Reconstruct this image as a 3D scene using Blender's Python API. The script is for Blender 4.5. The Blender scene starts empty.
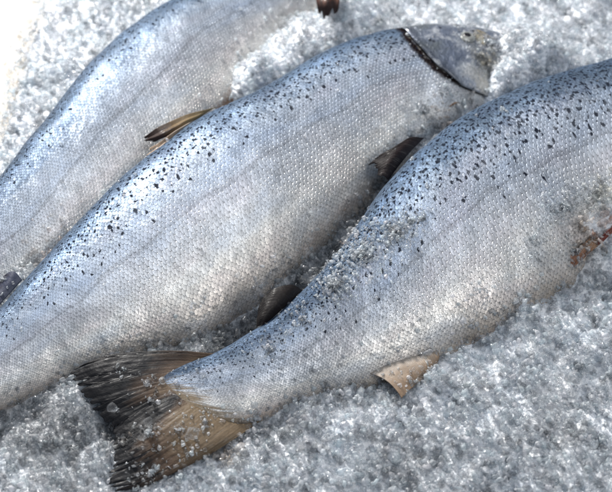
import bpy, bmesh, math, random
import numpy as np
from mathutils import Vector, Matrix, noise
from mathutils.bvhtree import BVHTree

random.seed(7)
rng = np.random.default_rng(11)
S = bpy.context.scene
COL = S.collection

# ------------------------------------------------------------------ camera
PITCH = math.radians(55)
DIST = 1.227
CAM = Vector((0, -DIST * math.cos(PITCH), DIST * math.sin(PITCH)))
cd = bpy.data.cameras.new('camera')
cam = bpy.data.objects.new('camera', cd)
COL.objects.link(cam)
cam.location = CAM
cam.rotation_euler = (math.pi / 2 - PITCH, 0, 0)
cd.sensor_width = 36
cd.lens = 18 / math.tan(math.radians(14))
cd.clip_start = 0.02
cd.clip_end = 50
cd.dof.use_dof = True
cd.dof.focus_distance = 1.16
cd.dof.aperture_fstop = 5.0
S.camera = cam
RIGHT = Vector((1, 0, 0))
UPV = Vector((0, math.sin(PITCH), math.cos(PITCH)))
FWD = Vector((0, math.cos(PITCH), -math.sin(PITCH)))
TH = math.tan(math.radians(14))


def P(x, y, z=0.0):
    """photo position (612 wide) -> point on the horizontal plane at height z"""
    a = (x - 306) / 306 * TH
    b = -(y - 246) / 306 * TH
    d = FWD + RIGHT * a + UPV * b
    t = (z - CAM.z) / d.z
    return CAM + d * t


# ------------------------------------------------------------------ node helper
class E:
    def __init__(s, nt, sock):
        s.nt, s.k = nt, sock

    def _m(s, op, *o, clamp=False):
        n = s.nt.nodes.new('ShaderNodeMath')
        n.operation = op
        n.use_clamp = clamp
        for i, v in enumerate((s,) + o):
            if isinstance(v, E):
                s.nt.links.new(v.k, n.inputs[i])
            else:
                n.inputs[i].default_value = v
        return E(s.nt, n.outputs[0])

    def __add__(s, o): return s._m('ADD', o)
    __radd__ = __add__
    def __sub__(s, o): return s._m('SUBTRACT', o)
    def __rsub__(s, o): return (s * -1) + o
    def __mul__(s, o): return s._m('MULTIPLY', o)
    __rmul__ = __mul__
    def __truediv__(s, o): return s._m('DIVIDE', o)
    def floor(s): return s._m('FLOOR')
    def fract(s): return s._m('FRACT')
    def sqrt(s): return s._m('SQRT')
    def abs(s): return s._m('ABSOLUTE')
    def max(s, o): return s._m('MAXIMUM', o)
    def min(s, o): return s._m('MINIMUM', o)
    def gt(s, o): return s._m('GREATER_THAN', o)
    def pw(s, o): return s._m('POWER', o)
    def clamp(s): return s._m('ADD', 0.0, clamp=True)

    def ss(s, a, b, lo=0.0, hi=1.0):
        n = s.nt.nodes.new('ShaderNodeMapRange')
        n.interpolation_type = 'SMOOTHSTEP'
        s.nt.links.new(s.k, n.inputs[0])
        n.inputs[1].default_value, n.inputs[2].default_value = a, b
        n.inputs[3].default_value, n.inputs[4].default_value = lo, hi
        if a > b:
            n.inputs[1].default_value, n.inputs[2].default_value = b, a
            n.inputs[3].default_value, n.inputs[4].default_value = hi, lo
        return E(s.nt, n.outputs[0])


class Mat:
    def __init__(s, name):
        s.m = bpy.data.materials.new(name)
        s.m.use_nodes = True
        s.nt = s.m.node_tree
        s.nt.nodes.clear()
        s.out = s.nt.nodes.new('ShaderNodeOutputMaterial')
        s.b = s.nt.nodes.new('ShaderNodeBsdfPrincipled')
        s.nt.links.new(s.b.outputs[0], s.out.inputs[0])

    def n(s, t, **kw):
        nd = s.nt.nodes.new(t)
        for k, v in kw.items():
            setattr(nd, k, v)
        return nd

    def link(s, a, b):
        s.nt.links.new(a.k if isinstance(a, E) else a, b)

    def set(s, name, v):
        i = s.b.inputs[name]
        if isinstance(v, E):
            s.nt.links.new(v.k, i)
        elif hasattr(v, 'is_output'):
            s.nt.links.new(v, i)
        else:
            i.default_value = v

    def uv(s, name):
        u = s.n('ShaderNodeUVMap')
        u.uv_map = name
        sp = s.n('ShaderNodeSeparateXYZ')
        s.nt.links.new(u.outputs[0], sp.inputs[0])
        return E(s.nt, sp.outputs[0]), E(s.nt, sp.outputs[1])

    def comb(s, x, y, z=0.0):
        c = s.n('ShaderNodeCombineXYZ')
        for i, v in enumerate((x, y, z)):
            if isinstance(v, E):
                s.nt.links.new(v.k, c.inputs[i])
            else:
                c.inputs[i].default_value = v
        return c.outputs[0]

    def noise(s, vec, scale, detail=3.0, rough=0.55, col=False):
        n = s.n('ShaderNodeTexNoise')
        n.inputs['Scale'].default_value = scale
        n.inputs['Detail'].default_value = detail
        n.inputs['Roughness'].default_value = rough
        if vec is not None:
            s.nt.links.new(vec, n.inputs['Vector'])
        return E(s.nt, n.outputs[1 if col else 0])

    def ramp(s, fac, stops):
        r = s.n('ShaderNodeValToRGB')
        el = r.color_ramp.elements
        while len(el) > 1:
            el.remove(el[0])
        for i, (p, c) in enumerate(stops):
            e = el[0] if i == 0 else el.new(p)
            e.position = p
            e.color = (*c, 1)
        s.link(fac, r.inputs[0])
        return r.outputs[0]

    def mix(s, fac, a, b, mode='MIX'):
        n = s.n('ShaderNodeMix', data_type='RGBA', blend_type=mode)
        if isinstance(fac, E):
            s.nt.links.new(fac.k, n.inputs[0])
        else:
            n.inputs[0].default_value = fac
        for i, v in ((6, a), (7, b)):
            if isinstance(v, tuple):
                n.inputs[i].default_value = (*v, 1)
            elif isinstance(v, E):
                s.nt.links.new(v.k, n.inputs[i])
            else:
                s.nt.links.new(v, n.inputs[i])
        return n.outputs[2]

    def gray(s, v):
        return s.comb(v, v, v)

    def bump(s, h, dist, strength=1.0, normal=None):
        b = s.n('ShaderNodeBump')
        b.inputs['Distance'].default_value = dist
        b.inputs['Strength'].default_value = strength
        s.link(h, b.inputs['Height'])
        if normal is not None:
            s.nt.links.new(normal, b.inputs['Normal'])
        return b.outputs[0]

    def pos(s):
        return s.n('ShaderNodeNewGeometry').outputs['Position']


# rear edge of the gill cover: (round the body 0 back .. 1 belly, along the body)
GILL = [(0.0, .196), (.17, .196), (.26, .195), (.33, .192), (.40, .187), (.46, .181), (.505, .171), (.547, .159),
        (.576, .140), (.62, .118), (.7, .10), (1.0, .09)]

# ------------------------------------------------------------------ materials
def fish_material(name, seed, spot_lo, spot_hi, spot_keep, warm, back=0.5, rad=1.0, warm_at=0.82):
    """silver salmon skin; 'grid' uv counts scales, 'body' uv = (along 0..1, back 0 .. belly 1)"""
    M = Mat(name)
    gx, gy = M.uv('grid')
    bx, by = M.uv('body')
    pos = M.pos()
    wn = M.n('ShaderNodeTexNoise')
    wn.inputs['Scale'].default_value = 0.45
    wn.inputs['Detail'].default_value = 2
    M.link(M.comb(gx + seed, gy), wn.inputs['Vector'])
    sp = M.n('ShaderNodeSeparateColor')
    M.link(wn.outputs[1], sp.inputs[0])
    wx, wy = E(M.nt, sp.outputs[0]), E(M.nt, sp.outputs[1])
    X = gx + (wx - 0.5) * 0.85
    Y = gy + (wy - 0.5) * 0.85

    def lat(o):
        x, y = X + o, Y + o
        fx, fy = x.fract() - 0.5, y.fract() - 0.5
        r = (fx * fx + fy * fy).sqrt()
        mask = r.ss(0.52, 0.42)
        # random tilt of every scale
        cx, cy = x.floor() + o * 7.3, y.floor() + o * 3.1
        w = M.n('ShaderNodeTexWhiteNoise', noise_dimensions='2D')
        M.link(M.comb(cx, cy), w.inputs['Vector'])
        s3 = M.n('ShaderNodeSeparateColor')
        M.link(w.outputs[1], s3.inputs[0])
        r1, r2, r3 = (E(M.nt, s3.outputs[i]) for i in range(3))
        h = mask * (fx * (0.78 + (r1 - 0.5) * 0.3) + fy * (r2 - 0.5) * 0.25 + 0.62)
        return h, r3, r1, (cx, cy)
    h1, a1, b1, c1 = lat(0.0)
    h2, a2, b2, c2 = lat(0.5)
    k = h2.gt(h1)
    H = h1.max(h2)
    rnd = a1 + (a2 - a1) * k
    rnd2 = b1 + (b2 - b1) * k
    sx = (c1[0] + (c2[0] - 0.5 * 1 - c1[0]) * k)
    seam = H.ss(0.14, 0.50)

    er = M.ramp(by, [(v_, (t_ * 4, t_ * 4, t_ * 4)) for v_, t_ in GILL])
    es = M.n('ShaderNodeSeparateColor')
    M.link(er, es.inputs[0])
    edge = E(M.nt, es.outputs[0]) / 4
    head = (bx - edge).ss(0.004, -0.002)
    # ---- spots: irregular marks snapped partly to the scales
    def spots(scale, keep, rad_, off, lo, hi):
        qx = (X * 2 - Y * 0.0).floor() / 2
        qy = (Y * 2).floor() / 2
        px = X * 0.74 + qx * 0.26 + (wx - 0.5) * 0.6
        py = Y * 0.74 + qy * 0.26 + (wy - 0.5) * 0.6
        v = M.n('ShaderNodeTexVoronoi', voronoi_dimensions='2D')
        v.inputs['Scale'].default_value = scale
        v.inputs['Randomness'].default_value = 1.0
        M.link(M.comb(px + off, py * 1.1 + off * 1.7), v.inputs['Vector'])
        s3 = M.n('ShaderNodeSeparateColor')
        M.link(v.outputs['Color'], s3.inputs[0])
        d = E(M.nt, v.outputs['Distance'])
        c, c2_ = E(M.nt, s3.outputs[0]), E(M.nt, s3.outputs[1])
        fn = M.noise(M.comb(X, Y, off), 2.3, 3, 0.65)
        rr = (c2_ * 0.6 + 0.68) * rad_
        hit = (rr - d + (fn - 0.5) * 0.62).ss(-0.03, 0.04)
        dens = by.ss(lo - 0.02, lo + 0.06) * by.ss(hi, hi - 0.22) * bx.ss(1.0, 0.25, 0.45, 1.0)
        sel = (dens * keep - c).gt(0.0)
        return hit * sel
    spot = spots(0.64 / rad, spot_keep, 0.205, seed, spot_lo, spot_hi)
    spot = spot.max(spots(0.95 / rad, spot_keep * 0.75, 0.20, seed + 31.7, spot_lo, spot_hi * 0.86))

    # ---- base colours round the body, with flank shading and bright lower band painted in
    lo = M.noise(M.comb(bx * 14, by * 5, seed), 1.0, 4, 0.6)
    by2 = by + (lo - 0.5) * 0.10
    col = M.ramp(by2, [(0.0, (0.030, 0.042, 0.060)), (0.10 + 0.085 * back, (0.06 / (0.4 + back), 0.085 / (0.4 + back), 0.125 / (0.4 + back))), (0.15 + 0.105 * back, (0.28, 0.36, 0.47)),
                       (0.32, (0.48, 0.55, 0.65)), (0.44, (0.47, 0.52, 0.60)), (0.54, (0.62, 0.64, 0.67)), (0.63, (0.84, 0.83, 0.80)),
                       (0.72, (0.72, 0.69, 0.65)), (warm_at, warm), (1.0, (0.62, 0.50, 0.40))])
    # dusky single scales scattered along the back
    dusk = (rnd - 0.62 + (0.34 - by) * 1.3 * back).ss(0.0, 0.12) * by.ss(0.44, 0.24)
    col = M.mix(dusk * (0.35 + 0.35 * back), col, (0.09, 0.13, 0.20))
    bk = by.ss(0.42, 0.16) * bx.ss(0.85, 0.2, 0.42, 0.74) * (0.5 + 0.5 * back)
    col = M.mix(bk, col, (0.10, 0.15, 0.22))
    # faint lateral line
    ll = ((by2 - 0.46).abs()).ss(0.012, 0.002) * 0.22
    tone = (rnd * 0.16 + 0.84) * (seam * 0.50 + 0.50) * H.ss(0.3, 1.05, 0.74, 1.26) * (1 - ll)  # scale relief shading put into the colour: dark gaps, bright rear edges
    col = M.mix(1.0, col, M.gray(tone), 'MULTIPLY')
    # iridescence drifting between blue and rose
    ir = M.noise(M.comb(bx * 9, by * 7, seed + 4), 1.3, 3)
    col = M.mix(0.35, col, M.ramp(ir, [(0.3, (0.75, 0.90, 1.12)), (0.5, (1, 1, 1)), (0.7, (1.10, 0.96, 0.98))]), 'MULTIPLY')
    mott = M.noise(pos, 55, 4, 0.65)
    col = M.mix(0.5, col, M.gray(mott.ss(0.2, 0.8, 0.62, 1.3)), 'MULTIPLY')
    # head skin: smooth olive blue
    hn = M.noise(pos, 38, 5, 0.6)
    hcol = M.ramp(hn, [(0.3, (0.10, 0.12, 0.16)), (0.5, (0.30, 0.32, 0.36)), (0.62, (0.42, 0.36, 0.24)), (0.75, (0.62, 0.64, 0.66))])
    col = M.mix(head, col, hcol)
    # gill slit: dark red just behind the gill cover
    sl = bx - edge + (M.noise(pos, 130, 3) - 0.5) * 0.008
    slit = sl.ss(-0.001, 0.0015) * (sl - by.ss(0.2, 0.42) * by.ss(0.60, 0.50) * 0.002).ss(0.009, 0.003) * by.ss(0.06, 0.10) * by.ss(0.93, 0.85)
    col = M.mix(slit, col, (0.012, 0.005, 0.005))
    spotc = M.mix(rnd, (0.003, 0.005, 0.012), (0.012, 0.016, 0.028))
    col = M.mix(spot * (rnd * 0.18 + 0.84), col, spotc)
    tb = (bx + (M.noise(M.comb(by * 40, bx * 24), 1.0, 3) - 0.5) * 0.13 + (by - 0.40) * 0.09).ss(0.958, 0.992)
    col = M.mix(tb, col, M.ramp(by, [(0.2, (0.14, 0.11, 0.08)), (0.8, (0.26, 0.20, 0.13))]))
    # frost and melt water: a milky film in patches, thicker towards the belly
    fr = M.noise(pos, 26, 5, 0.62)
    fr2 = M.noise(pos, 240, 3, 0.6)
    film = ((fr - 0.50) * 2.2 + (by - 0.72) * 1.1).ss(0.0, 0.5) * fr2.ss(0.35, 0.6) * 0.42 * (1 - spot * 0.75)
    col = M.mix(film, col, (0.72, 0.76, 0.82))
    M.set('Base Color', col)
    M.set('Metallic', (1 - tb) * (1 - film) * (1 - spot) * by.ss(0.03, 0.16) * 0.62 + 0.03)
    M.set('Roughness', rnd2 * 0.16 + by.ss(0.12, 0.40, 0.54, 0.38) + film * 0.15 + spot * 0.25)
    M.set('Specular IOR Level', by.ss(0.12, 0.30, 0.18, 0.5) * (1 - spot * 0.8))
    M.set('Coat Weight', (1 - spot) * by.ss(0.12, 0.34) * 0.13)
    M.set('Coat Roughness', 0.27)
    hs = 1 - head * 0.85
    rel = M.noise(pos, 13, 3, 0.5).ss(0.32, 0.66, 0.30, 1.25)
    n1 = M.bump((H + (M.noise(pos, 260, 2) - 0.5) * 0.5) * hs * rel, 0.00080, 1.0)
    n2 = M.bump(M.noise(pos, 420, 2, 0.6), 0.0005, 0.7, n1)
    n3 = M.bump(M.noise(pos, 30, 3, 0.5), 0.006, 0.35, n2)
    M.set('Normal', n3)
    return M.m


def fin_material(name, base, mid, tip, rough=0.55, transl=0.0, nray=26, rays=1.0, dark_u=0.0, coat=0.2):
    """u = across the rays, v = root 0 .. tip 1"""
    M = Mat(name)
    u, v = M.uv('fin')
    pos = M.pos()
    n = M.noise(M.comb(u * 46, v * 2.2), 1.0, 4, 0.6)
    nb = M.noise(pos, 60, 4, 0.6)
    fac = v + (n - 0.5) * 0.9 * min(1.0, rays + 0.1) + (nb - 0.5) * 0.35 + (M.noise(M.comb(u * 7, v * 3, 4.0), 1.0, 2) - 0.5) * 0.5 + (0.5 - u) * dark_u + ((u - 0.5).abs().ss(0.14, 0.02)) * dark_u * 1.0
    col = M.ramp(fac, [(0.05, base), (0.42, mid), (0.72, tip)])
    ray = ((u * nray + (M.noise(M.comb(u * 6, v * 3, 2.0), 1.0, 2) - 0.5) * 1.2).fract() - 0.5).abs()
    col = M.mix(1.0, col, M.gray(ray.ss(0.0, 0.35, 1.0 + 0.2 * rays, 1.0 - 0.35 * rays)), 'MULTIPLY')
    st = M.noise(M.comb(u * 85, v * 1.4, 5.0), 1.0, 3, 0.65)
    col = M.mix(st.ss(0.56, 0.70) * v.ss(0.95, 0.35) * 0.5 * rays, col, (0.62, 0.60, 0.54))
    M.set('Base Color', col)
    M.set('Roughness', rough)
    M.set('Coat Weight', coat)
    M.set('Specular IOR Level', 0.2 + coat)
    M.set('Coat Roughness', 0.15)
    M.set('Transmission Weight', transl)
    fine = ((u * 78 + (nb - 0.5) * 3).fract() - 0.5).abs()
    n1 = M.bump(ray * -1.0 + fine * -0.35, 0.00030 * rays + 0.00002, 1.0)
    n2 = M.bump(nb, 0.003, 0.6, n1)
    M.set('Normal', n2)
    return M.m


def ice_material(name, clear, lift=1.0, body=(0.80, 0.85, 0.92)):
    """wet granular ice: see-through cores, milky faces, sharp wet highlights"""
    M = Mat(name)
    nt = M.nt
    at = M.n('ShaderNodeAttribute')
    at.attribute_name = 'tint'
    pos = M.pos()
    geo = M.n('ShaderNodeNewGeometry')
    rnd = E(nt, geo.outputs['Random Per Island'])
    nrm = M.bump(M.noise(pos, 380, 3, 0.6), 0.0022, 0.8)
    col = M.mix(1.0, at.outputs['Color'], M.gray(rnd.ss(0, 1, 0.88 * lift, 1.06 * lift)), 'MULTIPLY')
    df = M.n('ShaderNodeBsdfDiffuse')
    tl = M.n('ShaderNodeBsdfTranslucent')
    for b in (df, tl):
        nt.links.new(col, b.inputs[0])
        nt.links.new(nrm, b.inputs['Normal'])
    milk = M.n('ShaderNodeMixShader')
    milk.inputs[0].default_value = 0.55
    nt.links.new(df.outputs[0], milk.inputs[1])
    nt.links.new(tl.outputs[0], milk.inputs[2])
    tr = M.n('ShaderNodeBsdfTransparent')
    tr.inputs[0].default_value = (0.985, 0.992, 0.999, 1)
    lw = M.n('ShaderNodeLayerWeight')
    lw.inputs['Blend'].default_value = 0.35
    nt.links.new(nrm, lw.inputs['Normal'])
    cloud = M.noise(pos, 150, 3, 0.6)
    fac = (E(nt, lw.outputs['Facing']) * 0.45 + (1 - clear) + (rnd - 0.5) * 0.5 + (cloud - 0.5) * 0.9).clamp()
    core = M.n('ShaderNodeMixShader')
    M.link(fac, core.inputs[0])
    nt.links.new(tr.outputs[0], core.inputs[1])
    nt.links.new(milk.outputs[0], core.inputs[2])
    gl = M.n('ShaderNodeBsdfGlossy')
    M.link(rnd * 0.14 + 0.05, gl.inputs['Roughness'])
    nt.links.new(nrm, gl.inputs['Normal'])
    face = E(nt, lw.outputs['Facing'])
    fres = (face.pw(3.0) * 0.55 + 0.06) * (1 - E(nt, geo.outputs['Backfacing']))
    top = M.n('ShaderNodeMixShader')
    M.link(fres.clamp(), top.inputs[0])
    nt.links.new(core.outputs[0], top.inputs[1])
    nt.links.new(gl.outputs[0], top.inputs[2])
    nt.links.new(top.outputs[0], M.out.inputs[0])
    nt.nodes.remove(M.b)
    return M.m


def slush_material():
    M = Mat('packed_slush')
    pos = M.pos()
    v = M.n('ShaderNodeTexVoronoi')
    v.inputs['Scale'].default_value = 190
    M.link(pos, v.inputs['Vector'])
    d = E(M.nt, v.outputs['Distance'])
    n = M.noise(pos, 24, 4)
    col = M.ramp(n, [(0.28, (0.58, 0.63, 0.71)), (0.42, (0.86, 0.90, 0.95)), (0.60, (0.94, 0.955, 0.98))])
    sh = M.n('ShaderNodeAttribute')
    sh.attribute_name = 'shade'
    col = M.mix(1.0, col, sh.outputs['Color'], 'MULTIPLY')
    M.set('Base Color', col)
    M.set('Roughness', 0.3)
    M.set('Normal', M.bump(d + M.noise(pos, 330, 3) * 0.6, 0.0035, 0.8))
    return M.m


# ------------------------------------------------------------------ mesh helpers
def empty(name, loc):
    o = bpy.data.objects.new(name, None)
    COL.objects.link(o)
    o.location = loc
    o.empty_display_size = 0.05
    return o


def tag(o, label=None, cat=None, group=None, kind=None):
    for k, v in (('label', label), ('category', cat), ('group', group), ('kind', kind)):
        if v:
            o[k] = v
    return o


def grid_mesh(name, pts, uvs, mat, parent=None, closed_v=False, smooth=True):
    """pts (nu,nv,3); uvs dict name -> (nu,nv,2)"""
    nu, nv = pts.shape[:2]
    me = bpy.data.meshes.new(name)
    idx = np.arange(nu * nv).reshape(nu, nv)
    a, b, c, d = idx[:-1, :-1], idx[1:, :-1], idx[1:, 1:], idx[:-1, 1:]
    faces = np.stack([a, b, c, d], -1).reshape(-1, 4)
    me.vertices.add(nu * nv)
    me.vertices.foreach_set('co', pts.reshape(-1).astype(np.float32))
    me.loops.add(faces.size)
    me.loops.foreach_set('vertex_index', faces.reshape(-1).astype(np.int32))
    me.polygons.add(len(faces))
    me.polygons.foreach_set('loop_start', np.arange(0, faces.size, 4, dtype=np.int32))
    me.polygons.foreach_set('use_smooth', np.ones(len(faces), bool) if smooth else np.zeros(len(faces), bool))
    me.update(calc_edges=True)
    for k, uv in uvs.items():
        l = me.uv_layers.new(name=k)
        l.data.foreach_set('uv', uv.reshape(-1, 2)[faces.reshape(-1)].reshape(-1).astype(np.float32))
    me.materials.append(mat)
    me.validate()
    o = bpy.data.objects.new(name, me)
    COL.objects.link(o)
    if parent is not None:
        o.parent = parent
        o.matrix_parent_inverse = Matrix.Translation(-parent.location)
    return o


def catmull(A, n):
    """resample rows of A (k,d) to n rows, centripetal-ish uniform Catmull-Rom by chord length"""
    A = np.asarray(A, float)
    k = len(A)
    Pd = np.vstack([2 * A[0] - A[1], A, 2 * A[-1] - A[-2]])
    ts = np.linspace(0, k - 1 - 1e-9, n)
    i = ts.astype(int)
    f = (ts - i)[:, None]
    p0, p1, p2, p3 = Pd[i], Pd[i + 1], Pd[i + 2], Pd[i + 3]
    return 0.5 * ((2 * p1) + (-p0 + p2) * f + (2 * p0 - 5 * p1 + 4 * p2 - p3) * f ** 2 + (-p0 + 3 * p1 - 3 * p2 + p3) * f ** 3)


def nz3(p, s, off=0.0):
    return noise.noise(Vector((p[0] * s + off, p[1] * s - off, p[2] * s + off * 0.3)))


FISH_BVH = []


class Fish:
    """a salmon lying on its side; stations run from snout to tail root as
    (back x, back y, belly x, belly y, back height, belly height, thickness ratio)"""

    def __init__(self, st, mat, label, root_xy, flatten=None):
        rows = []
        for r in st:
            bxp, byp, vxp, vyp, zb, zv, th = r
            D = P(bxp, byp, zb)
            V = P(vxp, vyp, zv)
            rows.append([*D, *V, th])
        NU, NV = 520, 140
        R = catmull(rows, 4000)
        c = (R[:, :3] + R[:, 3:6]) / 2
        seg = np.r_[0, np.cumsum(np.linalg.norm(np.diff(c, axis=0), axis=1))]
        self.L = seg[-1]
        q = np.linspace(0, seg[-1], NU)
        R = np.stack([np.interp(q, seg, R[:, i]) for i in range(R.shape[1])], 1)
        D, V, th = R[:, :3], R[:, 3:6], R[:, 6]
        c = (D + V) / 2
        T = np.gradient(c, axis=0)
        T /= np.linalg.norm(T, axis=1)[:, None]
        up = D - V
        h = np.linalg.norm(up, axis=1) / 2
        up /= (2 * h)[:, None]
        n = np.cross(T, up)
        n /= np.linalg.norm(n, axis=1)[:, None]
        n *= np.sign(n[:, 2:3])
        t = q / self.L
        self.t, self.c, self.up, self.n, self.h, self.w = t, c, up, n, h, h * th
        vv = np.linspace(0, 2, NV)            # 0 back, 1 belly, 2 back again
        theta = vv * math.pi
        ca, sa = np.cos(theta), np.sin(theta)
        ex = 0.90
        ca2 = np.sign(ca) * np.abs(ca) ** ex
        sa2 = np.sign(sa) * np.abs(sa) ** ex
        pts = c[:, None, :] + up[:, None, :] * (h[:, None] * ca2[None])[..., None] \
            + n[:, None, :] * (self.w[:, None] * sa2[None])[..., None]
        # gentle dents of soft flesh
        for i in range(0, NU):
            for j in range(0, NV):
                p = pts[i, j]
                d = nz3(p, 16, 3.1) * 0.0022 + nz3(p, 45, 8.0) * 0.0008
                pts[i, j] = p + (n[i] * sa[j] + up[i] * ca[j]) * d * min(1, self.h[i] / 0.03)
        pts[:, -1] = pts[:, 0]
        sc = np.clip(h / 0.085, 0.58, 1.08)
        U = np.r_[0, np.cumsum(np.diff(q) / (0.0048 * (sc[1:])))]
        vf = 1 - np.abs(1 - vv)
        grid = np.stack(np.broadcast_arrays(U[:, None], (vv * 37)[None]), -1)
        body = np.stack(np.broadcast_arrays(t[:, None], vf[None]), -1)
        self.pts = pts
        self.root = empty('salmon', P(*root_xy, 0))
        tag(self.root, label, 'fish', 'whole salmon laid on crushed ice')
        self.body = grid_mesh('body', pts, {'grid': grid, 'body': body}, mat, self.root)
        vs = [Vector(p) for p in pts.reshape(-1, 3)]
        idx = np.arange(NU * NV).reshape(NU, NV)
        f = np.stack([idx[:-1, :-1], idx[1:, :-1], idx[1:, 1:], idx[:-1, 1:]], -1).reshape(-1, 4)
        self.bvh = BVHTree.FromPolygons(vs, f.tolist())
        FISH_BVH.append(self.bvh)

    def at(self, t, v, off=0.0):
        """point on the skin: t along, v 0 back .. 1 belly (visible side)"""
        i = int(round(t * (len(self.t) - 1)))
        a = v * math.pi
        ca, sa = math.cos(a), math.sin(a)
        ca = math.copysign(abs(ca) ** .9, ca)
        sa = math.copysign(abs(sa) ** .9, sa)
        nn = self.n[i] * sa + self.up[i] * ca
        return self.c[i] + self.up[i] * (self.h[i] * ca) + self.n[i] * (self.w[i] * sa) + nn * off

    def gill_cover(self, mat):
        NU, NV = 40, 60
        pts = np.zeros((NU, NV, 3))
        uv = np.zeros((NU, NV, 2))
        for j in range(NV):
            v = 0.07 + 0.78 * j / (NV - 1)
            e = float(np.interp(v, [g[0] for g in GILL], [g[1] for g in GILL])) + 0.0005
            for i in range(NU):
                f = i / (NU - 1)
                t = 0.05 + (e - 0.05) * f
                lift = 0.0006 + 0.0042 * f ** 2.5 + 0.0012 * math.sin(f * 9 + v * 3)
                lift *= min(1, 8 * (v - 0.065), 8 * (0.855 - v) + 0.05)
                # finer arc-following interpolation between stations
                ti = t * (len(self.t) - 1)
                a, b = math.floor(ti), math.floor(ti) + 1
                pa, pb = self.at(a / (len(self.t) - 1), v, lift), self.at(b / (len(self.t) - 1), v, lift)
                pts[i, j] = pa + (pb - pa) * (ti - a)
                uv[i, j] = (f, v)
        o = grid_mesh('gill_cover', pts, {'fin': uv}, mat, self.root)
        m = o.modifiers.new('thick', 'SOLIDIFY')
        m.thickness = 0.0016
        m.offset = -1
        return o

    def eye(self, t, v, r, m_white, m_dark):
        p = self.at(t, v, 0.0)
        i = int(round(t * (len(self.t) - 1)))
        a = v * math.pi
        nn = Vector(self.n[i] * math.sin(a) + self.up[i] * math.cos(a)).normalized()
        def disc(name, rad, dome, mat, parent, lift):
            bm = bmesh.new()
            bmesh.ops.create_uvsphere(bm, u_segments=32, v_segments=16, radius=1)
            q = nn.to_track_quat('Z', 'Y').to_matrix().to_4x4()
            bmesh.ops.transform(bm, matrix=Matrix.Translation(Vector(p) + nn * lift) @ q @ Matrix.Diagonal((rad, rad, dome, 1)), verts=bm.verts)
            me = bpy.data.meshes.new(name)
            bm.to_mesh(me)
            me.polygons.foreach_set('use_smooth', [True] * len(me.polygons))
            me.materials.append(mat)
            o = bpy.data.objects.new(name, me)
            COL.objects.link(o)
            o.parent = parent
            if parent is self.root:
                o.matrix_parent_inverse = Matrix.Translation(-parent.location)
            else:
                o.matrix_parent_inverse = parent.matrix_parent_inverse.inverted() @ parent.matrix_parent_inverse if False else Matrix.Identity(4)
            return o
        e = disc('eye', r, r * 0.42, m_white, self.root, 0.0)
        disc('pupil', r * 0.52, r * 0.30, m_dark, e, r * 0.22)


def fin(name, rays, mat, parent, nsub=14, ragged=0.06, split=0.0, ridge=0.0009, label=None, seed=1, thick=0.0010, seg=34):
    """rays: list of ray polylines [(x,y,z),...] (photo x, y, height), root -> tip; the membrane spans them"""
    r = random.Random(seed)
    rr = []
    for ray in rays:
        w = [list(P(x, y, z)) for (x, y, z) in ray]
        rr.append(catmull(w, seg))
    rr = np.array(rr)                                   # (nr, seg, 3)
    nf = (len(rays) - 1) * nsub + 1
    flat = catmull(rr.reshape(len(rays), -1), nf).reshape(nf, seg, 3)
    out = np.zeros_like(flat)
    ph = [r.uniform(-1, 1) for _ in range(nf)]
    for i in range(nf):
        k = i / nsub
        saw = abs((i * 26 / (nf - 1)) % 1 - 0.5) * 2
        shrink = 1 - ragged * (0.5 + 0.3 * math.sin(i * 0.5 + seed) + 0.2 * math.sin(i * 1.1 + ph[i // 7])) - split * max(0, 1 - saw * 2.2) * (0.5 + 0.5 * math.sin(i * 0.31 + 1))
        for j in range(seg):
            f = j / (seg - 1) * shrink
            x = f * (seg - 1)
            a = min(int(x), seg - 2)
            p = flat[i, a] + (flat[i, a + 1] - flat[i, a]) * (x - a)
            z = (saw - 0.5) * ridge * 2 * min(1, f * 3) + 0.003 * nz3(p, 40, seed) * f + 0.0016 * nz3(p, 110, seed + 2) * f
            out[i, j] = p + np.array((0, 0, z))
    uv = np.stack(np.broadcast_arrays(np.linspace(0, 1, nf)[:, None], np.linspace(0, 1, seg)[None]), -1)
    o = grid_mesh(name, out, {'fin': uv}, mat, parent)
    m = o.modifiers.new('thick', 'SOLIDIFY')
    m.thickness = thick
    m.offset = 0
    if label:
        o['label'] = label
    return o


# ------------------------------------------------------------------ the three salmon
zb, zv = 0.036, -0.022
skinA = fish_material('skin_middle_salmon', 3.0, 0.05, 0.46, 1.0, (0.60, 0.54, 0.48), back=0.6, rad=0.95)
skinB = fish_material('skin_front_salmon', 17.0, 0.05, 0.53, 1.2, (0.58, 0.50, 0.42), back=1.0, rad=1.0)
skinC = fish_material('skin_rear_salmon', 41.0, 0.03, 0.34, 0.95, (0.44, 0.29, 0.20), back=1.0, warm_at=0.775)

A = Fish([
    (545, 84, 546, 86, -0.030, -0.032, .5),
    (532, 60, 538, 96, -0.014, -0.032, .55),
    (505, 38, 515, 112, 0.008, -0.034, .55),
    (470, 27, 488, 128, 0.026, -0.034, .50),
    (435, 25, 462, 140, 0.034, -0.030, .48),
    (405, 29, 446, 150, zb, zv, .46),
    (350, 42, 418, 170, zb, zv, .46),
    (300, 67, 382, 200, zb, zv, .46),
    (250, 95, 340, 240, zb, zv, .46),
    (205, 117, 300, 278, zb, zv, .46),
    (163, 146, 256, 312, zb, zv, .46),
    (120, 181, 210, 343, zb, zv, .45),
    (75, 226, 150, 363, zb, zv, .44),
    (30, 275, 90, 380, zb, zv + .004, .43),
    (-5, 313, 40, 396, zb, zv + .008, .42),
    (-50, 353, 0, 412, .032, -0.008, .40),
    (-95, 392, -60, 436, .028, 0, .36),
    (-130, 415, -102, 452, .024, .004, .26),
    (-152, 430, -128, 462, .018, .008, .12),
], skinA, 'middle salmon of the three, head under ice chips and dark gill slit showing', (250, 170))

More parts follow.
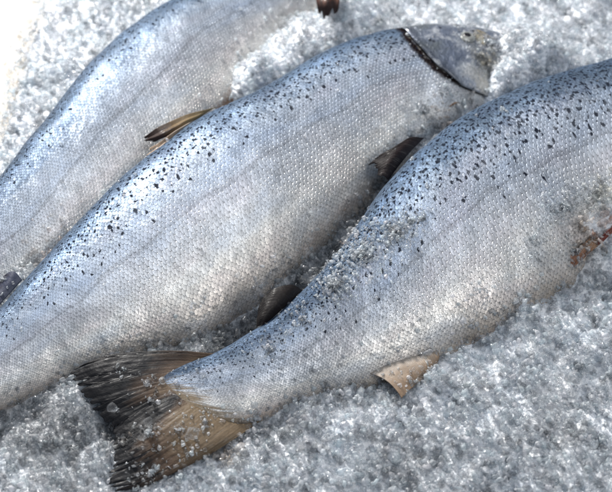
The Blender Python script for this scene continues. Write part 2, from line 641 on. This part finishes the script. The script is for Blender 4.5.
B = Fish([
    (905, 95, 906, 97, 0.01, 0.0, .5),
    (880, 66, 890, 120, 0.02, -0.01, .52),
    (840, 48, 860, 160, 0.03, -0.02, .5),
    (790, 42, 825, 190, zb, zv, .47),
    (740, 42, 790, 215, zb, zv, .46),
    (675, 49, 740, 240, zb, zv, .46),
    (612, 62, 692, 256, zb, zv, .46),
    (560, 76, 645, 268, zb, zv, .46),
    (500, 98, 592, 288, zb, zv, .46),
    (450, 126, 548, 318, zb, zv, .46),
    (413, 156, 508, 342, zb, zv, .46),
    (381, 190, 462, 362, zb, zv, .45),
    (350, 234, 412, 382, zb, zv, .44),
    (318, 276, 362, 396, zb, zv, .43),
    (280, 313, 315, 404, zb, zv + .006, .42),
    (243, 338, 280, 416, .032, -0.012, .40),
    (216, 353, 254, 424, .025, -0.002, .32),
    (196, 360, 228, 424, .022, .003, .20),
    (180, 366, 206, 416, .019, .008, .12),
    (168, 372, 188, 408, .0175, .010, .08),
    (160, 380, 172, 398, .015, .010, .09),
    (156, 386, 160, 392, .013, .011, .06),
], skinB, 'front salmon with spread dark tail fin and bold black spots on its back', (420, 230))

C = Fish([
    (560, -165, 561, -164, 0.0, 0.0, .5),
    (540, -178, 548, -130, 0.02, -0.01, .52),
    (500, -170, 520, -85, 0.03, -0.02, .5),
    (450, -145, 485, -45, zb, zv, .47),
    (390, -108, 428, -30, zb, zv, .46),
    (330, -72, 368, -6, zb, zv, .46),
    (270, -48, 326, 22, zb, zv, .46),
    (215, -22, 288, 54, zb, zv, .46),
    (165, 4, 252, 92, zb, zv, .46),
    (122, 33, 225, 134, zb, zv, .46),
    (87, 66, 190, 168, zb, zv, .46),
    (56, 104, 155, 206, zb, zv, .46),
    (29, 139, 116, 244, zb, zv, .45),
    (0, 176, 76, 276, zb, zv, .44),
    (-35, 216, 25, 300, zb, zv, .43),
    (-75, 262, -25, 325, .034, -0.01, .41),
    (-115, 298, -80, 350, .030, -0.002, .38),
    (-140, 320, -112, 364, .022, .004, .25),
    (-158, 334, -138, 370, .018, .008, .1),
], skinC, 'rear salmon at the top left, paler and softer, spots only along its back edge', (110, 130))

fin_dark = fin_material('tail_fin_skin', (0.17, 0.12, 0.07), (0.085, 0.052, 0.032), (0.003, 0.003, 0.005), nray=44, rays=0.34, coat=0.10, transl=0.10, dark_u=0.60)
FINE = dict(nray=60, rays=0.35)
fin_olive = fin_material('dorsal_fin_skin', (0.20, 0.15, 0.07), (0.16, 0.10, 0.04), (0.03, 0.012, 0.008), **FINE)
fin_pale = fin_material('pale_fin_skin', (0.62, 0.56, 0.50), (0.58, 0.45, 0.34), (0.50, 0.34, 0.22), transl=0.45, nray=44, rays=0.35)
fin_grey = fin_material('adipose_fin_skin', (0.012, 0.010, 0.011), (0.016, 0.012, 0.011), (0.006, 0.004, 0.004), nray=40, rays=0.08, coat=0.06)
fin_black = fin_material('black_fin_skin', (0.010, 0.008, 0.010), (0.016, 0.009, 0.010), (0.006, 0.003, 0.004), coat=0.05, **FINE)
fin_red = fin_material('red_fin_skin', (0.52, 0.26, 0.15), (0.46, 0.17, 0.10), (0.30, 0.07, 0.05), transl=0.2)
fin_amber = fin_material('amber_fin_skin', (0.62, 0.44, 0.28), (0.52, 0.30, 0.17), (0.34, 0.15, 0.08), transl=0.2)


def plain(name, col, rough, **kw):
    M = Mat(name)
    n = M.noise(M.pos(), 90, 4)
    M.set('Base Color', M.mix(1.0, col, M.gray(n.ss(0.2, 0.8, 0.7, 1.25)), 'MULTIPLY'))
    M.set('Roughness', rough)
    for k, v in kw.items():
        M.set(k.replace('_', ' '), v)
    return M.m


eye_m = plain('eye_silver', (0.35, 0.36, 0.34), 0.2, Metallic=0.4)
pup_m = plain('eye_black', (0.01, 0.01, 0.012), 0.08)

gm = Mat('gill_cover_skin')
gu, gv = gm.uv('fin')
gp = gm.pos()
g1 = gm.noise(gp, 30, 5, 0.6)
gc = gm.ramp(g1 * 0.9 + gv * 0.50 - 0.12, [(0.30, (0.16, 0.18, 0.20)), (0.46, (0.17, 0.20, 0.27)), (0.60, (0.40, 0.43, 0.48)),
                        (0.78, (0.50, 0.44, 0.32)), (0.92, (0.55, 0.42, 0.24))])
gc = gm.mix(1.0, gc, gm.gray(gu.ss(1.0, 0.90, 0.45, 1.0)), 'MULTIPLY')
gs = gm.n('ShaderNodeTexVoronoi')
gs.inputs['Scale'].default_value = 110
gm.link(gp, gs.inputs['Vector'])
gd = E(gm.nt, gs.outputs['Distance'])
gc = gm.mix((0.17 - gd + (gm.noise(gp, 70, 2) - 0.5) * 0.35).ss(0, 0.05) * 0.85, gc, (0.02, 0.022, 0.035))
gf = (gm.noise(gp, 60, 5, 0.65).ss(0.50, 0.66) * 0.6)
gc = gm.mix(gf, gc, (0.66, 0.68, 0.70))
gm.set('Base Color', gc)
gm.set('Metallic', 0.45)
gm.set('Roughness', 0.22)
gm.set('Coat Weight', 0.5)
gm.set('Normal', gm.bump(gm.noise(gp, 90, 5, 0.6), 0.005, 0.8))
for f in (A, B, C):
    f.gill_cover(gm.m)
    f.eye(0.125, 0.28, 0.0092, eye_m, pup_m)

# fins of the middle salmon
fin('dorsal_fin', [[(216, 107, .038), (185, 116, .044), (160, 127, .046), (143, 138, .040)],
                   [(206, 113, .038), (185, 122, .044), (163, 134, .045), (145, 141, .038)],
                   [(196, 121, .038), (182, 128, .042), (168, 136, .043), (154, 142, .038)]],
    fin_olive, A.root, ragged=0.05, split=0.1, seed=5)
fin('dorsal_fin', [[(198, 118, .038), (178, 130, .048), (163, 140, .049), (146, 151, .045)],
                   [(186, 128, .038), (170, 140, .046), (158, 149, .047), (146, 159, .043)],
                   [(174, 138, .036), (162, 149, .043), (154, 157, .044), (145, 167, .040)]],
    fin_pale, A.root, ragged=0.10, split=0.5, seed=6, label='pale folded rear rays of the dorsal fin')
fin('adipose_fin', [[(22, 280, .034), (14, 272, .036), (4, 276, .034), (-6, 290, .030)],
                    [(12, 291, .034), (6, 286, .036), (-4, 291, .034), (-12, 302, .030)],
                    [(0, 304, .034), (-6, 302, .034), (-14, 306, .032), (-20, 314, .030)]],
    fin_material('blue_fin_skin', (0.025, 0.032, 0.055), (0.03, 0.038, 0.07), (0.012, 0.008, 0.012), nray=40, rays=0.1, coat=0.03), A.root, seed=8, ragged=0.03, ridge=0.0)
fin('pectoral_fin', [[(458, 97, .016), (450, 96, .022), (442, 102, .022), (437, 112, .014)],
                     [(462, 103, .014), (455, 104, .020), (447, 109, .018), (441, 115, .012)]],
    fin_amber, A.root, seed=9)
fin('tail_fin', [[(-122, 405, .014), (-180, 425, .012), (-250, 425, .010)],
                 [(-135, 430, .014), (-180, 450, .012), (-220, 462, .010)],
                 [(-118, 458, .012), (-150, 480, .010), (-200, 520, .008)]], fin_dark, A.root, seed=10, ragged=0.1)

# fins of the front salmon
fin('tail_fin', [[(222, 354, .014), (182, 351, .019), (145, 351, .020), (105, 356, .018), (69, 371, .012)],
                 [(208, 364, .012), (172, 363, .016), (132, 366, .020), (98, 372, .018), (72, 379, .012)],
                 [(198, 374, .012), (162, 378, .016), (132, 384, .017), (104, 391, .015), (83, 396, .010)],
                 [(190, 384, .012), (158, 388, .015), (136, 397, .014), (112, 407, .012), (97, 414, .007)],
                 [(186, 392, .012), (162, 400, .0135), (140, 411, .010), (124, 421, .008), (112, 430, .004)],
                 [(188, 400, .012), (166, 411, .014), (146, 424, .012), (128, 438, .008), (113, 446, .004)],
                 [(198, 408, .012), (178, 422, .015), (156, 438, .014), (136, 452, .009), (112, 462, .004)],
                 [(214, 416, .010), (193, 433, .013), (168, 450, .011), (142, 466, .007), (106, 480, .003)],
                 [(238, 424, .006), (212, 443, .009), (182, 463, .007), (152, 480, .005), (112, 492, .002)],
                 [(262, 420, .000), (236, 438, .004), (204, 458, .003), (176, 472, .002), (146, 486, .000)]],
    fin_dark, B.root, nsub=16, ragged=0.05, split=0.24, ridge=0.00016, seed=21, seg=60)
fin('adipose_fin', [[(302, 290, .036), (292, 285, .044), (276, 288, .046), (264, 296, .040)],
                    [(288, 304, .036), (282, 298, .045), (270, 298, .046), (259, 307, .038)],
                    [(272, 318, .034), (268, 314, .042), (262, 316, .042), (257, 320, .036)],
                    [(264, 326, .032), (262, 325, .036), (259, 326, .036), (257, 327, .034)]],
    fin_grey, B.root, ragged=0.02, seed=22, ridge=0.0003)
fin('dorsal_fin', [[(424, 138, .036), (410, 138, .042), (394, 148, .040), (376, 159, .030)],
                   [(412, 150, .036), (402, 147, .042), (388, 155, .039), (368, 166, .026)],
                   [(400, 164, .034), (392, 160, .042), (383, 164, .040), (376, 169, .034)],
                   [(388, 180, .032), (384, 176, .036), (380, 176, .036), (378, 176, .032)]],
    fin_black, B.root, ragged=0.12, split=0.2, seed=23)
fin('anal_fin', [[(366, 372, .004), (382, 378, .009), (394, 388, .010), (402, 399, .007)],
                 [(378, 366, .006), (390, 374, .010), (400, 383, .011), (406, 394, .008)],
                 [(396, 360, .007), (404, 368, .011), (411, 376, .011), (414, 386, .008)],
                 [(414, 354, .007), (420, 362, .011), (424, 369, .010), (424, 378, .006)],
                 [(436, 346, .003), (438, 352, .007), (439, 358, .006), (437, 364, .002)]],
    fin_pale, B.root, ragged=0.03, split=0.0, seed=24, ridge=0.0)
fin('pelvic_fin', [[(602, 228, .024), (590, 238, .029), (574, 252, .026), (551, 276, .014)],
                   [(606, 232, .022), (594, 242, .027), (578, 256, .024), (554, 279, .011)],
                   [(610, 236, .018), (598, 246, .023), (583, 259, .020), (560, 281, .008)]],
    fin_amber, B.root, ragged=0.16, split=0.3, seed=25, ridge=0.0003)
fin('pelvic_fin', [[(640, 208, .034), (622, 220, .037), (608, 230, .035), (594, 243, .029)],
                   [(642, 213, .032), (626, 224, .035), (611, 234, .032), (597, 247, .026)]],
    fin_red, B.root, ragged=0.15, split=0.3, seed=26, ridge=0.0002, label='reddish frayed pelvic fin')

# fins of the rear salmon
fin('pectoral_fin', [[(312, -14, .040), (315, -4, .050), (317, 6, .048), (319, 15, .038)],
                     [(326, -16, .042), (327, -6, .052), (327, 6, .050), (326, 19, .036)],
                     [(340, -14, .036), (340, -4, .046), (339, 6, .044), (337, 14, .034)]],
    fin_material('brown_red_fin_skin', (0.26, 0.10, 0.05), (0.14, 0.05, 0.03), (0.03, 0.012, 0.01), coat=0.1), C.root, ragged=0.12, split=0.3, seed=31)
fin('tail_fin', [[(-150, 322, .014), (-200, 330, .012), (-270, 325, .010)],
                 [(-160, 345, .014), (-200, 362, .012), (-240, 372, .010)],
                 [(-146, 366, .012), (-170, 390, .010), (-210, 430, .008)]], fin_dark, C.root, seed=32, ragged=0.1)

# ------------------------------------------------------------------ ice
BUMPS = [  # photo x, y, radius (m), height (m): banks of ice heaped against the fish
    (530, 72, .036, .052), (506, 56, .016, .022), (500, 92, .022, .026), (455, 112, .022, .020), (425, 140, .028, .014), (385, 175, .022, .006), (566, 250, .035, .030), (600, 218, .040, .038), (660, 195, .06, .035),
    (500, 292, .04, .010), (305, 58, .040, .030), (258, 82, .026, .020), (345, 20, .03, .016), (250, 85, .035, .012), (345, 30, .05, .014),
    (60, 262, .035, .012), (20, 288, .03, .010), (210, 345, .02, .004), (90, 395, .03, .006), (300, 420, .035, .002),
    (560, 330, .06, .010), (460, 430, .07, .006), (60, 460, .05, .006), (200, 492, .03, .002), (590, 460, .06, .010),
    (480, 60, .02, .008), (428, 374, .014, .007), (250, 470, .03, .003),
    (345, 262, .020, -.014), (300, 300, .018, -.012), (250, 338, .018, -.010), (398, 170, .018, -.012), (372, 215, .016, -.010), (110, 428, .012, -.006)]
SHADE = [(345, 258, .032, .85), (305, 292, .030, .85), (255, 334, .030, .85), (225, 348, .024, .7), (392, 172, .028, .8), (372, 212, .028, .75), (115, 430, .02, .6),  # darkening painted into the ice colour: shade between the fish, dark pockets
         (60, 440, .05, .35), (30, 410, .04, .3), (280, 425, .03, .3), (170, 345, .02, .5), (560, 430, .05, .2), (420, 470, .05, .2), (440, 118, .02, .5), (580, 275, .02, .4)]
BW = [(P(x, y, 0), r, h) for x, y, r, h in BUMPS]
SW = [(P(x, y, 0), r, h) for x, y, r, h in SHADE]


def Hice(x, y):
    z = 0.0
    for p, r, h in BW:
        d2 = ((x - p.x) ** 2 + (y - p.y) ** 2) / (r * r)
        if d2 < 6:
            z += h * math.exp(-d2)
    z += noise.noise(Vector((x * 14, y * 14, 1.3))) * 0.007 + noise.noise(Vector((x * 45, y * 45, 5.3))) * 0.006
    z += noise.noise(Vector((x * 110, y * 110, 2.3))) * 0.0035
    return z - 0.002


E0, E1 = P(44, -30, 0), P(-14, 175, 0)
EN = Vector((-(E1 - E0).y, (E1 - E0).x, 0)).normalized()
if EN.x > 0:
    EN = -EN                               # points to the outside, left


def outside(x, y):
    return (Vector((x, y, 0)) - E0).dot(EN) + noise.noise(Vector((x * 20, y * 20, 9))) * 0.012


# base of packed slush
nx, ny = 330, 330
xs = np.linspace(-0.75, 0.85, nx)
ys = np.linspace(-0.50, 0.95, ny)
base = np.zeros((nx, ny, 3))
for i, x in enumerate(xs):
    for j, y in enumerate(ys):
        d = outside(x, y)
        base[i, j] = (x, y, Hice(x, y) - 0.0024 - max(0, min(0.03, (d + 0.01) * 1.5)))
bo = grid_mesh('ice_bed', base, {}, slush_material())
bx_, by_ = base[..., 0].ravel(), base[..., 1].ravel()
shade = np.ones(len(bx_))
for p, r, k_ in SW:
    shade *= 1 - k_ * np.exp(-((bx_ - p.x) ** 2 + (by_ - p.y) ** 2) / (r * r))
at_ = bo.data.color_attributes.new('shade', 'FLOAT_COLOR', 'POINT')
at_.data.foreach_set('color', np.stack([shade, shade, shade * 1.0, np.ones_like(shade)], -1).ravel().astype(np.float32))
tag(bo, kind='structure')

# chip shapes
SH = []
for k in range(26):
    bm = bmesh.new()
    for _ in range(random.choice((8, 10, 13, 16))):
        v = Vector((random.gauss(0, 1), random.gauss(0, 1), random.gauss(0, 1))).normalized() * random.uniform(0.75, 1.0)
        bm.verts.new((v.x, v.y * random.uniform(0.7, 1), v.z * 0.55))
    bmesh.ops.convex_hull(bm, input=bm.verts)
    bmesh.ops.delete(bm, geom=[v for v in bm.verts if not v.link_faces], context='VERTS')
    bmesh.ops.triangulate(bm, faces=bm.faces)
    bm.verts.ensure_lookup_table()
    bm.verts.index_update()
    SH.append((np.array([v.co[:] for v in bm.verts]), np.array([[v.index for v in f.verts] for f in bm.faces])))
    bm.free()

TINTS = [(582, 247, .016, (0.86, 0.66, 0.48)), (604, 238, .009, (0.80, 0.42, 0.30)), (590, 246, .005, (0.60, 0.28, 0.16)),
         (484, 72, .012, (0.88, 0.78, 0.58)), (342, 258, .006, (0.8, 0.5, 0.3)), (50, 248, .022, (0.70, 0.47, 0.34)), (85, 222, .014, (0.75, 0.6, 0.5)), (130, 440, .012, (0.45, 0.33, 0.22)), (225, 450, .014, (0.6, 0.48, 0.36)),
         (440, 118, .012, (0.7, 0.45, 0.25)), (344, 210, .005, (0.7, 0.45, 0.25)), (598, 205, .03, (0.93, 0.88, 0.76)),
         (470, 92, .010, (0.85, 0.74, 0.58))]
TW = [(P(x, y, 0.01), r, c) for x, y, r, c in TINTS]


def chips_mesh(name, items, mat, mat2=None, shade=True, base_col=(0.93, 0.955, 0.99)):
    """items: list of (x, y, z, size); one mesh of faceted chips"""
    n = len(items)
    it = np.array(items)
    sel = rng.integers(0, len(SH), n)
    q = rng.normal(size=(n, 4))
    q /= np.linalg.norm(q, axis=1)[:, None]
    w, x, y, z = q.T
    Rm = np.stack([1 - 2 * (y * y + z * z), 2 * (x * y - z * w), 2 * (x * z + y * w),
                   2 * (x * y + z * w), 1 - 2 * (x * x + z * z), 2 * (y * z - x * w),
                   2 * (x * z - y * w), 2 * (y * z + x * w), 1 - 2 * (x * x + y * y)], -1).reshape(n, 3, 3)
    cols = np.tile(np.array(base_col), (n, 1))
    cols *= rng.uniform(0.90, 1.06, (n, 1))
    cols[:, 0] *= rng.uniform(0.94, 1.03, n)
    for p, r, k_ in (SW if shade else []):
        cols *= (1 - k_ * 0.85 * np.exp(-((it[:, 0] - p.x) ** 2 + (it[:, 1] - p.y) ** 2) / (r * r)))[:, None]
    for p, r, c in TW:
        d2 = ((it[:, 0] - p.x) ** 2 + (it[:, 1] - p.y) ** 2) / (r * r)
        f = (np.exp(-d2) * rng.uniform(0.35, 0.95, n))[:, None].clip(0, 1)
        cols = cols * (1 - f) + np.array(c) * f
    clear = (it[:, 3] > 0.0024) & (rng.random(n) < 0.25) if mat2 else np.zeros(n, bool)
    V, F, Cc, MI, off = [], [], [], [], 0
    for k, (sv, sf) in enumerate(SH):
        ii = np.where(sel == k)[0]
        if not len(ii):
            continue
        vs = np.einsum('nij,vj->nvi', Rm[ii], sv) * it[ii, 3][:, None, None] + it[ii, :3][:, None, :]
        V.append(vs.reshape(-1, 3))
        F.append((sf[None] + (np.arange(len(ii)) * len(sv))[:, None, None] + off).reshape(-1, 3))
        Cc.append(np.repeat(cols[ii], len(sv), axis=0))
        MI.append(np.repeat(clear[ii].astype(np.int32), len(sf)))
        off += len(ii) * len(sv)
    V, F, Cc = np.vstack(V), np.vstack(F), np.vstack(Cc)
    me = bpy.data.meshes.new(name)
    me.vertices.add(len(V))
    me.vertices.foreach_set('co', V.reshape(-1).astype(np.float32))
    me.loops.add(F.size)
    me.loops.foreach_set('vertex_index', F.reshape(-1).astype(np.int32))
    me.polygons.add(len(F))
    me.polygons.foreach_set('loop_start', np.arange(0, F.size, 3, dtype=np.int32))
    me.update(calc_edges=True)
    ca = me.color_attributes.new('tint', 'FLOAT_COLOR', 'POINT')
    ca.data.foreach_set('color', np.hstack([Cc, np.ones((len(Cc), 1))]).reshape(-1).astype(np.float32))
    me.materials.append(mat)
    if mat2:
        me.materials.append(mat2)
        me.polygons.foreach_set('material_index', np.concatenate(MI))
    o = bpy.data.objects.new(name, me)
    COL.objects.link(o)
    return o


def fish_top(x, y):
    best = None
    for b in FISH_BVH:
        h = b.ray_cast(Vector((x, y, 0.4)), Vector((0, 0, -1)))
        if h[0] is not None and (best is None or h[0].z > best[0].z):
            best = h
    return best


def size():
    return 0.0012 + 0.0044 * random.random() ** 2.3 + (0.0040 * random.random() if random.random() < 0.06 else 0)


corners = [P(-12, -12), P(624, -12), P(624, 504), P(-12, 504)]
items, loose = [], []
N = 102000
k = 0
while k < N:
    y = random.uniform(corners[2].y - 0.05, corners[0].y + 0.09)
    f = (y - corners[2].y) / (corners[0].y - corners[2].y)
    hw = (corners[2].x + (corners[1].x - corners[2].x) * f) + 0.09
    x = random.uniform(-hw, hw)
    k += 1
    d = outside(x, y)
    if d > 0 and random.random() > math.exp(-d / 0.006):
        continue
    s = size() * (1.0 if y < 0.1 else 1.0)
    hz = Hice(x, y)
    z = hz + random.uniform(-0.004, 0.0035) + (0.0015 if s > 0.0027 else 0)
    ft = fish_top(x, y)
    if ft is not None and ft[0].z > z + s * 0.3:
        dz = ft[0].z - hz
        # fringe of chips clinging to the fish just above the ice line
        if dz < 0.03 and random.random() < 0.85 * math.exp(-dz / 0.010) and ft[1].z > 0.15:
            s *= 0.8
            p = ft[0] + ft[1] * s * 0.35
            loose.append((p.x, p.y, p.z, s))
        continue
    items.append((x, y, z, s))

# patches of chips lying on the fish (photo x, y, radius m, count)
PATCH = [(362, 262, .032, 900), (395, 243, .022, 520), (335, 292, .024, 560), (420, 232, .012, 90), (270, 348, .03, 160), (470, 330, .05, 120), (408, 236, .010, 60), (300, 322, .02, 110),
         (455, 30, .03, 160), (478, 55, .035, 260), (440, 60, .03, 60), (445, 42, .010, 60), (432, 36, .008, 30), (452, 62, .014, 30), (425, 105, .022, 260), (410, 125, .02, 200), (448, 88, .014, 120),
         (488, 58, .022, 420), (492, 40, .012, 120), (455, 40, .008, 90), (480, 60, .016, 120), (236, 422, .012, 120), (208, 409, .011, 90), (176, 392, .008, 50), (250, 400, .03, 60), (500, 128, .008, 16), (412, 168, .005, 10), (338, 78, .003, 5), (336, 103, .003, 5),
         (425, 205, .004, 8), (250, 25, .012, 14), (285, 55, .014, 60), (240, 10, .01, 10), (380, 150, .012, 60),
         (560, 215, .03, 420), (595, 200, .025, 260), (530, 245, .02, 130), (480, 290, .02, 60), (300, 235, .02, 24),
         (270, 282, .02, 50), (200, 300, .06, 50), (100, 330, .05, 90), (60, 350, .04, 90), (180, 343, .03, 110), (100, 190, .05, 40), (60, 215, .03, 50),
         (350, 130, .1, 24), (500, 180, .1, 40), (420, 300, .05, 60), (400, 340, .03, 50), (300, 385, .03, 50), (250, 405, .02, 50),
         (210, 265, .08, 30), (565, 110, .05, 12), (330, 345, .03, 30)]
FIN_B = []
for o in COL.objects:
    if o.type == 'MESH' and 'fin' in o.name:
        me = o.data
        FIN_B.append(BVHTree.FromPolygons([v.co.copy() for v in me.vertices], [p.vertices[:] for p in me.polygons]))
for px, py, r, n in PATCH:
    c = P(px, py, 0.035)
    for _ in range(n):
        a, q = random.uniform(0, 6.283), r * abs(random.gauss(0, 0.62))
        x, y = c.x + math.cos(a) * q, c.y + math.sin(a) * q
        ft = fish_top(x, y)
        if ft is None or ft[1].z < 0.1:
            continue
        s = 0.0009 + 0.0027 * random.random() ** 2
        p = ft[0] + ft[1] * (s * 0.4 + (0.002 * random.random() if n > 200 else 0))
        loose.append((p.x, p.y, p.z, s))
# chips caught on the fins
FP = [(150, 432, .013, 60), (125, 436, .010, 30), (180, 428, .012, 40), (150, 470, .03, 100), (190, 450, .02, 50), (118, 408, .006, 8),
      (150, 380, .02, 18), (120, 372, .02, 14), (150, 400, .02, 24), (205, 420, .02, 40), (275, 300, .01, 3), (575, 256, .02, 160), (604, 236, .02, 160), (590, 246, .03, 160), (410, 378, .03, 60), (430, 372, .02, 30), (385, 372, .02, 40), (6, 290, .02, 40), (384, 162, .012, 10), (448, 104, .01, 12)]
FP_FINS = FIN_B
for px, py, r, n in FP:
    c = P(px, py, 0.015)
    for _ in range(int(n * 1.25)):
        a, q = random.uniform(0, 6.283), r * abs(random.gauss(0, 0.62))
        x, y = c.x + math.cos(a) * q, c.y + math.sin(a) * q
        best = None
        for b in FP_FINS:
            h = b.ray_cast(Vector((x, y, 0.4)), Vector((0, 0, -1)))
            if h[0] is not None and (best is None or h[0].z > best[0].z):
                best = h
        if best is None:
            continue
        nn = best[1] if best[1].z > 0 else -best[1]
        s = 0.0010 + 0.0028 * random.random() ** 2
        p = best[0] + nn * s * 0.5
        loose.append((p.x, p.y, p.z, s))

ice_m = ice_material('crushed_ice', 0.76)
ice_c = ice_material('clear_ice', 1.0)
g = Mat('glassy_ice')
g.set('Base Color', (0.97, 0.985, 1.0, 1))
g.set('Transmission Weight', 1.0)
g.set('IOR', 1.31)
g.set('Roughness', 0.04)
g.set('Normal', g.bump(g.noise(g.pos(), 300, 2), 0.0010, 0.5))
gt = g.n('ShaderNodeBsdfTransparent')
gl_ = g.n('ShaderNodeBsdfTranslucent')
gl_.inputs[0].default_value = (0.93, 0.95, 0.98, 1)
gx1, gx2 = g.n('ShaderNodeMixShader'), g.n('ShaderNodeMixShader')
gx1.inputs[0].default_value = 0.22
gx2.inputs[0].default_value = 0.38
g.nt.links.new(gt.outputs[0], gx1.inputs[1])
g.nt.links.new(gl_.outputs[0], gx1.inputs[2])
g.nt.links.new(gx1.outputs[0], gx2.inputs[1])
g.nt.links.new(g.b.outputs[0], gx2.inputs[2])
g.nt.links.new(gx2.outputs[0], g.out.inputs[0])
ice_c = g.m
o = chips_mesh('crushed_ice', items, ice_m, g.m)
tag(o, 'bed of wet crushed ice under and around the three salmon', 'ice', kind='stuff')
o = chips_mesh('ice_chips', loose, ice_material('melting_ice', 0.90), g.m, shade=False)
tag(o, 'small melting ice chips scattered over the fish skin and fins', 'ice', kind='stuff')

# a few large clear lumps resting on the fins
def lump(px, py, z, r, label, seed):
    rd = random.Random(seed)
    bm = bmesh.new()
    for _ in range(22):
        v = Vector((rd.gauss(0, 1), rd.gauss(0, 1), rd.gauss(0, 1))).normalized() * rd.uniform(0.8, 1.0)
        bm.verts.new((v.x, v.y * 0.85, v.z * 0.7))
    bmesh.ops.convex_hull(bm, input=bm.verts)
    bmesh.ops.delete(bm, geom=[v for v in bm.verts if not v.link_faces], context='VERTS')
    bmesh.ops.bevel(bm, geom=bm.edges[:], offset=0.09, segments=2, affect='EDGES', clamp_overlap=True)
    bmesh.ops.scale(bm, vec=(r, r, r), verts=bm.verts)
    bmesh.ops.rotate(bm, matrix=Matrix.Rotation(rd.uniform(0, 6), 3, 'Z'), verts=bm.verts)
    me = bpy.data.meshes.new('ice_lump')
    bm.to_mesh(me)
    ca = me.color_attributes.new('tint', 'FLOAT_COLOR', 'POINT')
    ca.data.foreach_set('color', [0.93, 0.97, 1.0, 1.0] * len(me.vertices))
    me.materials.append(ice_c)
    o = bpy.data.objects.new('ice_lump', me)
    o.location = P(px, py, z)
    COL.objects.link(o)
    tag(o, label, 'ice', 'clear ice lumps on the spread tail fin')


lump(112, 408, .024, .0062, 'clear ice lump on the black tip of the upper tail lobe', 1)
lump(192, 434, .026, .0085, 'largest clear ice lump, low on the brown root of the tail fin', 2)
lump(148, 422, .024, .0060, 'clear ice lump in the dark fold between the tail lobes', 3)
lump(142, 437, .022, .0050, 'small glinting ice lump beside the lowest fold of the tail fin', 4)
lump(147, 383, .028, .0045, 'small clear ice lump in the middle of the upper tail lobe', 5)

# cream backdrop added beyond the ice to make the far corner bright
cm = Mat('cream_backdrop')
cn = cm.noise(cm.pos(), 9, 4)
cm.set('Base Color', cm.ramp(cn, [(0.3, (0.60, 0.55, 0.48)), (0.7, (0.66, 0.61, 0.54))]))
cm.set('Roughness', 0.8)
cm.set('Normal', cm.bump(cm.noise(cm.pos(), 700, 2), 0.0006, 0.5))
tb = np.zeros((60, 60, 3))
for i, x in enumerate(np.linspace(-2.0, 2.0, 60)):
    for j, y in enumerate(np.linspace(-1.0, 3.0, 60)):
        tb[i, j] = (x, y, -0.016 + 0.002 * noise.noise(Vector((x * 3, y * 3, 0))))
t = grid_mesh('table_surface', tb, {}, cm.m)
tag(t, kind='structure')

# ------------------------------------------------------------------ light
def area(name, loc, target, size, power, color):
    L = bpy.data.lights.new(name, 'AREA')
    L.shape = 'DISK'
    L.size = size
    L.energy = power
    L.color = color
    o = bpy.data.objects.new(name, L)
    o.location = loc
    o.rotation_euler = (Vector(loc) - Vector(target)).to_track_quat('Z', 'Y').to_euler()
    COL.objects.link(o)


area('key_lamp', (-0.72, 1.20, 1.00), (-0.05, 0.05, 0.0), 0.24, 54, (1.0, 0.97, 0.93))
area('overhead_fill', (0.25, 0.15, 1.7), (0.05, 0.05, 0.0), 1.0, 6, (0.92, 0.95, 1.0))  # added fill light from above, brightens the flanks
area('front_softbox', (1.00, -0.75, 1.35), (0.05, 0.0, 0.0), 0.55, 7, (1.0, 0.97, 0.93))
W = bpy.data.worlds.new('World')
S.world = W
W.use_nodes = True
bg = W.node_tree.nodes['Background']
bg.inputs[0].default_value = (0.69, 0.80, 0.97, 1)
bg.inputs[1].default_value = 0.27

S.view_settings.view_transform = 'Standard'
S.view_settings.look = 'None'
S.view_settings.exposure = 0
S.cycles.max_bounces = 10
S.cycles.transmission_bounces = 6
S.cycles.transparent_max_bounces = 48
S.cycles.glossy_bounces = 4
S.cycles.diffuse_bounces = 7
S.cycles.caustics_reflective = False
S.cycles.caustics_refractive = False
S.cycles.sample_clamp_indirect = 6
S.cycles.use_denoising = True
